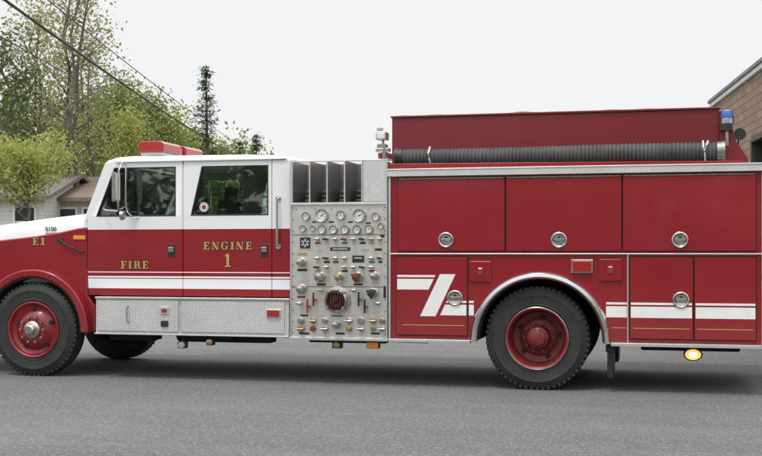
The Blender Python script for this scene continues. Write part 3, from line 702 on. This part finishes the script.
# ================================================================ SETTING
def gmat():
    m,nt,b=newmat("asphalt")
    n1=ramp(nt,noise(nt,.35,5,.6),[(.3,(0,0,0)),(.7,(1,1,1))]); n2=noise(nt,38,8,.85)
    c=mixc(nt,n1,(.155,.158,.160),(.195,.197,.198))
    c=mixc(nt,ramp(nt,n2,[(.42,(1,1,1)),(.58,(0,0,0))]),c,mixc(nt,.55,c,(.02,.02,.02)))
    vo=nt.nodes.new("ShaderNodeTexVoronoi"); vo.inputs["Scale"].default_value=62; nt.links.new(pos(nt),vo.inputs["Vector"])
    sp=ramp(nt,vo.outputs["Color"],[(.0,(0,0,0)),(.70,(0,0,0)),(.80,(1,1,1))]); c=mixc(nt,mth(nt,'MULTIPLY',sp,.38),c,(.36,.36,.35))
    d=ramp(nt,noise(nt,.9,7,.75),[(.55,(0,0,0)),(.72,(1,1,1))]); c=mixc(nt,mth(nt,'MULTIPLY',d,.28),c,(.085,.086,.088))
    mp=nt.nodes.new("ShaderNodeMapping"); mp.inputs["Scale"].default_value=(.12,1.2,1); nt.links.new(pos(nt),mp.inputs[0])
    s_=ramp(nt,noise(nt,1.4,5,.65,mp.outputs[0]),[(.45,(0,0,0)),(.7,(1,1,1))]); c=mixc(nt,mth(nt,'MULTIPLY',s_,.25),c,(.24,.24,.24))
    nt.links.new(c,b.inputs["Base Color"]); b.inputs["Roughness"].default_value=.95; b.inputs["Specular IOR Level"].default_value=.25
    bump(nt,b,n2,.9,.010); return m
def sheet(name,x0,x1,y0,y1,z,mat,parent=None):
    g=MB(); g.add([(x0,y0,z),(x1,y0,z),(x1,y1,z),(x0,y1,z)],[(0,1,2,3)],mat)
    o=g.build(name,None,recalc=False,smooth=False); return o
GRASSM,nt,b=newmat("grass")
nt.links.new(mixc(nt,noise(nt,3,6,.7),(.05,.09,.02),(.16,.20,.06)),b.inputs["Base Color"]); b.inputs["Roughness"].default_value=.9; bump(nt,b,noise(nt,25,4,.7),.8,.05)
o=sheet("ground",-600,600,-600,900,-.008,GRASSM); o["kind"]="structure"
o=sheet("road",-60,60,-34,22,0,gmat()); o["kind"]="structure"
g=MB(); g.box(-60,9.0,22,22.25,-.05,.13,simple("concrete",(.35,.34,.32),.9)); o=g.build("kerb",bevel=.02); o["kind"]="structure"
g=MB(); nx,ny=60,14; vs=[];fs=[]
for j in range(ny+1):
    for i in range(nx+1):
        x=-50+i*1.0; y=22.3+j*1.6; t=min(1,j/6); h=2.4*(t*t*(3-2*t))*min(1,max(0,(9-x)/6))+random.uniform(-.05,.05)*(j>0)
        vs.append((x,y,.02+max(0,h)))
for j in range(ny):
    for i in range(nx):
        a=j*(nx+1)+i; fs.append((a,a+1,a+nx+2,a+nx+1))
g.add(vs,fs,GRASSM); o=g.build("grass_bank",recalc=False); o["kind"]="structure"
def brickm(name,c1,c2,mo,sc_=1.0):
    m,nt,b=newmat(name)
    t=nt.nodes.new("ShaderNodeTexBrick"); t.inputs["Scale"].default_value=1; t.inputs["Brick Width"].default_value=.42*sc_; t.inputs["Row Height"].default_value=.14*sc_; t.inputs["Mortar Size"].default_value=.012
    t.inputs["Color1"].default_value=(*c1,1); t.inputs["Color2"].default_value=(*c2,1); t.inputs["Mortar"].default_value=(*mo,1)
    sep=nt.nodes.new("ShaderNodeSeparateXYZ"); nt.links.new(pos(nt),sep.inputs[0]); cmb=nt.nodes.new("ShaderNodeCombineXYZ")
    nt.links.new(mth(nt,'ADD',sep.outputs[0],sep.outputs[1]),cmb.inputs[0]); nt.links.new(sep.outputs[2],cmb.inputs[1]); nt.links.new(cmb.outputs[0],t.inputs["Vector"])
    c=mixc(nt,mth(nt,'MULTIPLY',noise(nt,3,6,.7),.4),t.outputs["Color"],(.12,.09,.07))
    nt.links.new(c,b.inputs["Base Color"]); b.inputs["Roughness"].default_value=.9; bump(nt,b,t.outputs["Fac"],-.4,.01); return m
BR=brickm("tan_brick",(.36,.255,.175),(.26,.18,.125),(.15,.12,.10),1.0)
TRIM=simple("white_fascia",(.62,.63,.64),.6); CONC=simple("concrete_block",(.38,.37,.35),.9); COPE=simple("metal_coping",(.16,.16,.16),.5); DFR=simple("dark_door_frame",(.05,.045,.04),.6)
pf=W(712,252,24.0); pn=W(762,252,19.0); dirv=(pn-pf).normalized(); nrm=Vector((dirv.y,-dirv.x,0)); 
if nrm.x<0: nrm=-nrm
Lw=13; HB=4.5
st=empty("station_building",(pf.x,pf.y,0),"flat-roofed tan brick fire station with thin metal roof edge","building")
def bb(name,a0,a1,n0,n1,z0,z1,mat,par=None,bev=0):
    g=MB(); vs=[]
    for a in (a0,a1):
        for n in (n0,n1):
            for z in (z0,z1):
                p_=Vector((pf.x,pf.y,0))+dirv*a+nrm*n; vs.append((p_.x,p_.y,z))
    g.add(vs,[(0,1,3,2),(4,6,7,5),(0,4,5,1),(2,3,7,6),(0,2,6,4),(1,5,7,3)],mat); return g.build(name,par or st,bevel=bev)
bb("wall",0,4.2,0,9,0,HB-.07,BR)
GDP=simple("dark_opening_paint",(.04,.038,.036),.6)  # near-black colour stands in for the shade inside the bay openings
for k in range(2):
    a=4.2+k*4.4
    bb("wall",a,a+3.8,.002,.35,3.35,HB-.07,BR); bb("wall",a+3.8,a+4.4,0,.35,0,HB-.07,BR)
    d_=bb("garage_door",a,a+3.8,.18,.24,0,3.35,GDP)
    for q_ in range(5): bb("window",a+.2,a+3.6,.165,.178,.3+q_*.6,.74+q_*.6,BLACK,d_)
    bb("door_frame",a-.04,a+.04,-.02,.18,0,3.35,DFR,st); bb("door_frame",a+.04,a+3.8,-.02,.18,3.30,3.40,DFR,st)
bb("wall",4.2,Lw,8.7,9,0,HB-.07,BR)
bb("fascia",-.05,Lw,-.05,9.1,HB-.07,HB+.02,TRIM,None,.01); bb("coping",-.08,Lw,-.08,9.12,HB+.02,HB+.09,COPE,None,.01)
bb("roof",0,Lw,0.02,9,HB-.10,HB-.08,CONC)
def house(px,d,w,dep,h,rh,wallc,roofc,label,zb=2.2,rot=.2):
    p=W(px,252,d); hs=empty("house",(p.x,p.y,zb),label,"house")
    rt=Matrix.Rotation(rot,3,'Z')
    def tr(g):
        g.v=[tuple(rt@Vector(v)+Vector((p.x,p.y,zb))) for v in g.v]; return g
    wm,nt,b=newmat("clapboard"); sep=nt.nodes.new("ShaderNodeSeparateXYZ"); nt.links.new(pos(nt),sep.inputs[0])
    fr=mth(nt,'FRACT',mth(nt,'MULTIPLY',sep.outputs[2],7)); c=mixc(nt,ramp(nt,fr,[(0,(0,0,0)),(.15,(1,1,1))]),tuple(x*.55 for x in wallc),wallc)
    nt.links.new(c,b.inputs["Base Color"]); b.inputs["Roughness"].default_value=.7
    wm2=simple("roof_shingle",roofc,.9,var=.35,nscale=12)
    g=MB(); g.box(-w/2,w/2,0,dep,-2,h,wm); g.add([(-w/2,0,h),(-w/2,dep,h),(-w/2,dep/2,h+rh-.1),(w/2,0,h),(w/2,dep,h),(w/2,dep/2,h+rh-.1)],[(0,1,2),(3,5,4)],wm); tr(g).build("wall",hs)
    g=MB(); o_=.3
    for s_ in (0,1):
        y0,y1=(-o_,dep/2) if s_==0 else (dep+o_,dep/2); z0=h-.12
        g.add([(-w/2-o_,y0,z0),(w/2+o_,y0,z0),(w/2+o_,y1,h+rh),(-w/2-o_,y1,h+rh),(-w/2-o_,y0,z0+.12),(w/2+o_,y0,z0+.12),(w/2+o_,y1,h+rh+.12),(-w/2-o_,y1,h+rh+.12)],[(0,1,2,3),(4,5,6,7),(0,1,5,4),(1,2,6,5),(2,3,7,6),(3,0,4,7)],wm2)
    tr(g).build("roof",hs)
    n=max(2,int(w/2.2))
    for k in range(n):
        x=-w/2+w*(k+.5)/n
        g=MB(); g.ring([(x-.4,h-1.35),(x-.4,h-.3),(x+.4,h-.3),(x+.4,h-1.35)],[(x-.33,h-1.28),(x-.33,h-.37),(x+.33,h-.37),(x+.33,h-1.28)],-.05,.02,TRIM); g.box(x-.33,x+.33,-.035,-.01,h-.85,h-.80,TRIM)
        wn=tr(g).build("window_frame",hs)
        g=MB(); g.box(x-.33,x+.33,-.02,-.005,h-1.28,h-.37,simple("dark_pane",(.03,.035,.04),.08,var=.1)); tr(g).build("pane",wn)
house(6,37,2.6,5,1.75,.75,(.55,.55,.53),(.16,.14,.13),"pale grey clapboard house beneath the yellow-green tree",1.45,.1)
house(80,38,1.9,5,1.75,.75,(.48,.41,.32),(.20,.15,.12),"tan clapboard house with brown roof beside the trees",1.45,.1)
# ---- trees
def leafmat(n,c1,c2,sc_=1.3):
    m,nt,b=newmat(n)
    f=ramp(nt,noise(nt,sc_,4,.7),[(.35,(0,0,0)),(.65,(1,1,1))]); c=mixc(nt,f,c1,c2)
    c=mixc(nt,ramp(nt,noise(nt,9,2),[(.4,(0,0,0)),(.7,(1,1,1))]),c,tuple(min(1,x*1.4) for x in c2))
    nt.links.new(c,b.inputs["Base Color"]); b.inputs["Roughness"].default_value=.65
    tr=nt.nodes.new("ShaderNodeBsdfTranslucent"); nt.links.new(c,tr.inputs[0]); mx=nt.nodes.new("ShaderNodeMixShader"); mx.inputs[0].default_value=.45
    out=nt.nodes["Material Output"]; nt.links.new(b.outputs[0],mx.inputs[1]); nt.links.new(tr.outputs[0],mx.inputs[2]); nt.links.new(mx.outputs[0],out.inputs[0]); return m
L_Y=leafmat("spring_yellow_leaf",(.20,.23,.05),(.36,.38,.10)); L_G=leafmat("spring_green_leaf",(.11,.155,.045),(.23,.275,.09)); L_O=leafmat("budding_olive_leaf",(.17,.18,.07),(.30,.30,.12)); L_D=leafmat("conifer_needle",(.035,.06,.035),(.09,.13,.065)); L_B=leafmat("distant_leaf",(.035,.06,.02),(.08,.12,.045),.15); L_M=leafmat("dark_green_leaf",(.05,.08,.03),(.12,.16,.06))
BARK=simple("bark",(.17,.145,.12),.95,var=.4,nscale=14)
rng=np.random.default_rng(11)
def leaves(centers,n,spread,size,mat):
    C=np.array(centers); idx=rng.integers(0,len(C),n); c=C[idx]+np.clip(rng.normal(0,1,(n,3)),-2,2)*spread
    a=rng.normal(0,1,(n,3)); a/=np.linalg.norm(a,axis=1)[:,None]; b=np.cross(a,rng.normal(0,1,(n,3))); b/=np.linalg.norm(b,axis=1)[:,None]
    s=size*rng.uniform(.6,1.3,(n,1)); a=a*s; b=b*s*.6
    V=np.stack([c-a,c+b,c+a,c-b],1).reshape(-1,3); Fc=[(4*i,4*i+1,4*i+2,4*i+3) for i in range(n)]
    g=MB(); g.add(V.tolist(),Fc,mat); return g
def tree(px,d,top,halfpx,zb,leaf,nl,label,stems=1,crown0=.35,lsize=.10,spread=.32,nlimb=26,name="deciduous_tree",twigs=3):
    base=W(px,252,d); base.z=zb; tip=W(px,top,d).z; Ht=tip-zb; hw=halfpx/F*d
    e=empty(name,base,label,"tree")
    g=MB(); cents=[]; r0=.012*Ht+.03
    for s_ in range(stems):
        lean=Vector((random.uniform(-1,1)*.07*(stems>1)+random.uniform(-.02,.02),random.uniform(-.05,.05),1))*Ht
        st_=base+Vector((random.uniform(-.2,.2)*(stems>1),random.uniform(-.2,.2)*(stems>1),-.3))
        pts=[st_]; 
        for k in range(1,9):
            pts.append(st_+lean*(k/8.3)+Vector((random.uniform(-.1,.1),random.uniform(-.1,.1),0))*(1+k*.25))
        g.tube(pts,[r0*(1-k/8.6)/(1 if stems==1 else 1.3)+.012 for k in range(9)],8,BARK)
        for j in range(nlimb//stems):
            t=crown0*.8+(1-crown0*.8)*(j+random.random())/(nlimb/stems); t=min(t,.96)
            q=t*8; k=int(min(q,7)); p0=pts[k].lerp(pts[k+1],q-k)
            shape=math.sin(math.pi*min(1,max(.08,(t-crown0*.6)/(1-crown0*.6))))**.6
            a=random.uniform(0,2*math.pi); L=hw*shape*random.uniform(.55,1.1)+.2
            dv=Vector((math.cos(a),math.sin(a),random.uniform(.35,.9)))
            p1=p0+dv*L*.5+Vector((0,0,random.uniform(-.1,.1))); p2=p0+dv*L+Vector((random.uniform(-.2,.2),random.uniform(-.2,.2),random.uniform(-.1,.3)))
            rr=r0*(1-t)*.4+.010; g.tube([p0,p1,p2],[rr,rr*.6,.007],5,BARK)
            cents+= [tuple(p2),tuple(p1.lerp(p2,.5))]
            for z_ in range(twigs):
                q1=p0.lerp(p2,random.uniform(.35,.9)); q2=q1+Vector((random.uniform(-1,1),random.uniform(-1,1),random.uniform(0,.9)))*L*.38
                g.tube([q1,q2],[rr*.4,.005],4,BARK); cents.append(tuple(q2))
    g.build("trunk",e)
    leaves(cents,nl,spread,lsize,leaf).build("crown",e,smooth=False,recalc=False)
def conifer(px,d,top,halfpx,zb,label,dens=1.0,bare=.15):
    base=W(px,252,d); base.z=zb; tip=W(px,top,d); Ht=tip.z-zb; hw=halfpx/F*d
    e=empty("conifer_tree",base,label,"tree")
    g=MB(); g.tube([base-Vector((0,0,.3)),base+Vector((.05,0,Ht*.5)),base+Vector((0,0,Ht))],[.014*Ht+.03,.008*Ht+.02,.01],8,BARK)
    V=[];Fc=[]; nl=int(Ht*3.6)
    for j in range(nl):
        t=bare+(1-bare)*j/nl; z=Ht*t
        for k in range(6):
            if random.random()>dens: continue
            a=random.uniform(0,6.283); L=hw*(1-t)**.6*random.uniform(.4,1.15)+.10
            p0=base+Vector((0,0,z)); dv=Vector((math.cos(a),math.sin(a),0)); dz=random.uniform(-.05,.5)
            p2=p0+dv*L+Vector((0,0,L*dz)); g.tube([p0,p0.lerp(p2,.5)-Vector((0,0,.05*L)),p2],[.018,.010,.004],4,BARK)
            for q in range(int(34*L)+8):
                s_=random.uniform(.2,1.05); c=p0+(p2-p0)*s_+Vector((random.gauss(0,.08),random.gauss(0,.08),random.gauss(-.03,.07)))
                a1=(dv+Vector((random.uniform(-.9,.9),random.uniform(-.9,.9),random.uniform(-.5,.5)))).normalized()*random.uniform(.07,.14)
                b1=a1.cross(Vector((random.uniform(-.5,.5),random.uniform(-.5,.5),1))).normalized()*.032
                o=len(V); V+=[tuple(c-a1),tuple(c+b1),tuple(c+a1),tuple(c-b1)]; Fc.append((o,o+1,o+2,o+3))
    g.build("trunk",e); m=MB(); m.add(V,Fc,L_D); m.build("crown",e,smooth=False,recalc=False)
tree(70,39,-55,38,1.8,L_O,3200,"tall budding tree with several thin stems and sparse leaves",3,.35,.065,.36,60,twigs=4)
tree(97,44,30,22,1.8,L_O,1500,"slender budding tree with sparse olive leaves",2,.4,.065,.32,34,twigs=4)
tree(38,42,0,34,1.8,L_O,3200,"tall half-bare tree with fine branches and yellow-green buds",2,.3,.07,.42,50,twigs=4)
tree(2,40,30,24,1.8,L_M,3000,"leafy green tree at the edge of the bank",1,.2,.075,.38,38)
tree(14,44,85,26,1.8,L_G,4800,"mid green leafy tree behind the pale house",1,.2,.075,.36,34)
tree(30,31,150,44,1.5,L_Y,4800,"low spreading tree with bright yellow-green spring leaves",2,.62,.055,.16,50)
tree(60,48,118,26,1.8,L_Y,4200,"yellow-green leafed tree on the bank",2,.25,.07,.32,30)
tree(118,50,80,26,1.8,L_G,6500,"round light green leafy tree behind the cab",1,.25,.08,.40,42)
tree(104,54,98,24,1.8,L_M,5000,"dark green tree in the row behind the cab",1,.2,.085,.40,34)
tree(150,52,94,30,1.8,L_G,6500,"light green leafy tree behind the cab",1,.3,.08,.40,40)
tree(134,48,112,22,1.8,L_Y,3600,"small yellow-green tree behind the cab",1,.3,.075,.32,28)
tree(180,54,114,24,1.8,L_Y,4400,"small light green tree behind the cab",1,.3,.08,.38,28)
tree(196,56,130,20,1.8,L_G,4000,"low green tree beside the tall spruce",1,.2,.08,.34,24)
tree(222,58,143,16,1.8,L_G,3600,"low green tree behind the cab roof",1,.2,.08,.28,22)
conifer(206,44,64,21,1.2,"tall dark spruce rising above the cab roof",.80,.2)
conifer(256,60,132,12,1.2,"small dark spruce beyond the cab roof")
conifer(240,62,139,12,1.2,"small dark spruce beyond the cab roof")
conifer(110,58,92,14,1.2,"dark spruce among the leafy trees",.8)
cs=[]
for k in range(560):
    px=random.uniform(-60,258); d=random.uniform(62,74); lim=118+12*math.sin(px*.07)+6*math.sin(px*.21)+max(0,(px-100))*.24; cs.append(tuple(W(px,random.uniform(lim,235),d)))
o=leaves(cs,20000,.5,.14,L_G).build("distant_wood",smooth=False,recalc=False); o["kind"]="stuff"
cs=[]
for k in range(1400):
    x=random.uniform(-75,80); hmax=7.5+1.6*math.sin(x*.13)+.8*math.sin(x*.41+1); cs.append((x,random.uniform(-46,-38),random.uniform(.0,1)*hmax))
o=leaves(cs,20000,.8,.42,L_B).build("unseen_reflection_wood",smooth=False,recalc=False); o["kind"]="stuff"  # unseen trees added behind the camera to darken reflections in paint and glass
# ---- power lines
CAB_=simple("black_cable",(.02,.02,.02),.6)
def cable(a,b_,sag,r,label):
    p0=W(*a); p1=W(*b_); pts=[]
    for k in range(41):
        t=-.25+1.5*k/40; p=p0.lerp(p1,t); p=p.copy(); p.z-=sag*4*t*(1-t); pts.append(p)
    g=MB(); g.tube(pts,r,6,CAB_); o=g.build("power_line"); o["label"]=label; o["category"]="cable"; o["group"]="overhead cables"
cable((5,0,16),(226,150,46),.10,.022,"thick black overhead cable running past the trees")
cable((48,0,18),(232,140,50),.10,.010,"thin black overhead cable running past the trees")
cable((0,36,16),(150,112,50),.12,.010,"thin black overhead cable low among the trees")
# ---------------------------------------------------------------- world & sun
wd=bpy.data.worlds.new("World"); sc.world=wd; wd.use_nodes=True; nt=wd.node_tree
bg=nt.nodes["Background"]
sky=nt.nodes.new("ShaderNodeTexSky"); sky.sky_type='NISHITA'; sky.sun_disc=False
EL,AZ_=R(66),R(200)
sky.sun_elevation=EL; sky.sun_rotation=AZ_
hs=nt.nodes.new("ShaderNodeHueSaturation"); hs.inputs["Saturation"].default_value=.10; nt.links.new(sky.outputs[0],hs.inputs["Color"])
tc=nt.nodes.new("ShaderNodeTexCoord"); sep=nt.nodes.new("ShaderNodeSeparateXYZ"); nt.links.new(tc.outputs["Generated"],sep.inputs[0])
gr=ramp(nt,sep.outputs[2],[(0,(.925,.925,.935)),(.22,(.915,.918,.932)),(.45,(1,1,1)),(1,(1,1,1))])
mp=nt.nodes.new("ShaderNodeMapRange"); mp.inputs[1].default_value=.2; mp.inputs[2].default_value=.9; mp.inputs[3].default_value=10; mp.inputs[4].default_value=23; nt.links.new(sep.outputs[2],mp.inputs[0])
vm=nt.nodes.new("ShaderNodeVectorMath"); vm.operation='SCALE'; nt.links.new(gr,vm.inputs[0]); nt.links.new(mp.outputs[0],vm.inputs[3])
nt.links.new(mixc(nt,.95,hs.outputs[0],vm.outputs[0]),bg.inputs[0]); bg.inputs[1].default_value=.1
sl=bpy.data.lights.new("sun",'SUN'); sl.energy=1.5; sl.angle=R(10); sl.color=(1,.97,.92)
so=bpy.data.objects.new("sun",sl); sc.collection.objects.link(so)
dv=Vector((math.sin(AZ_)*math.cos(EL),math.cos(AZ_)*math.cos(EL),math.sin(EL)))
so.rotation_euler=dv.to_track_quat('Z','Y').to_euler(); so.location=(0,-10,20)
sc.view_settings.view_transform='Standard'; sc.view_settings.look='None'; sc.view_settings.exposure=0
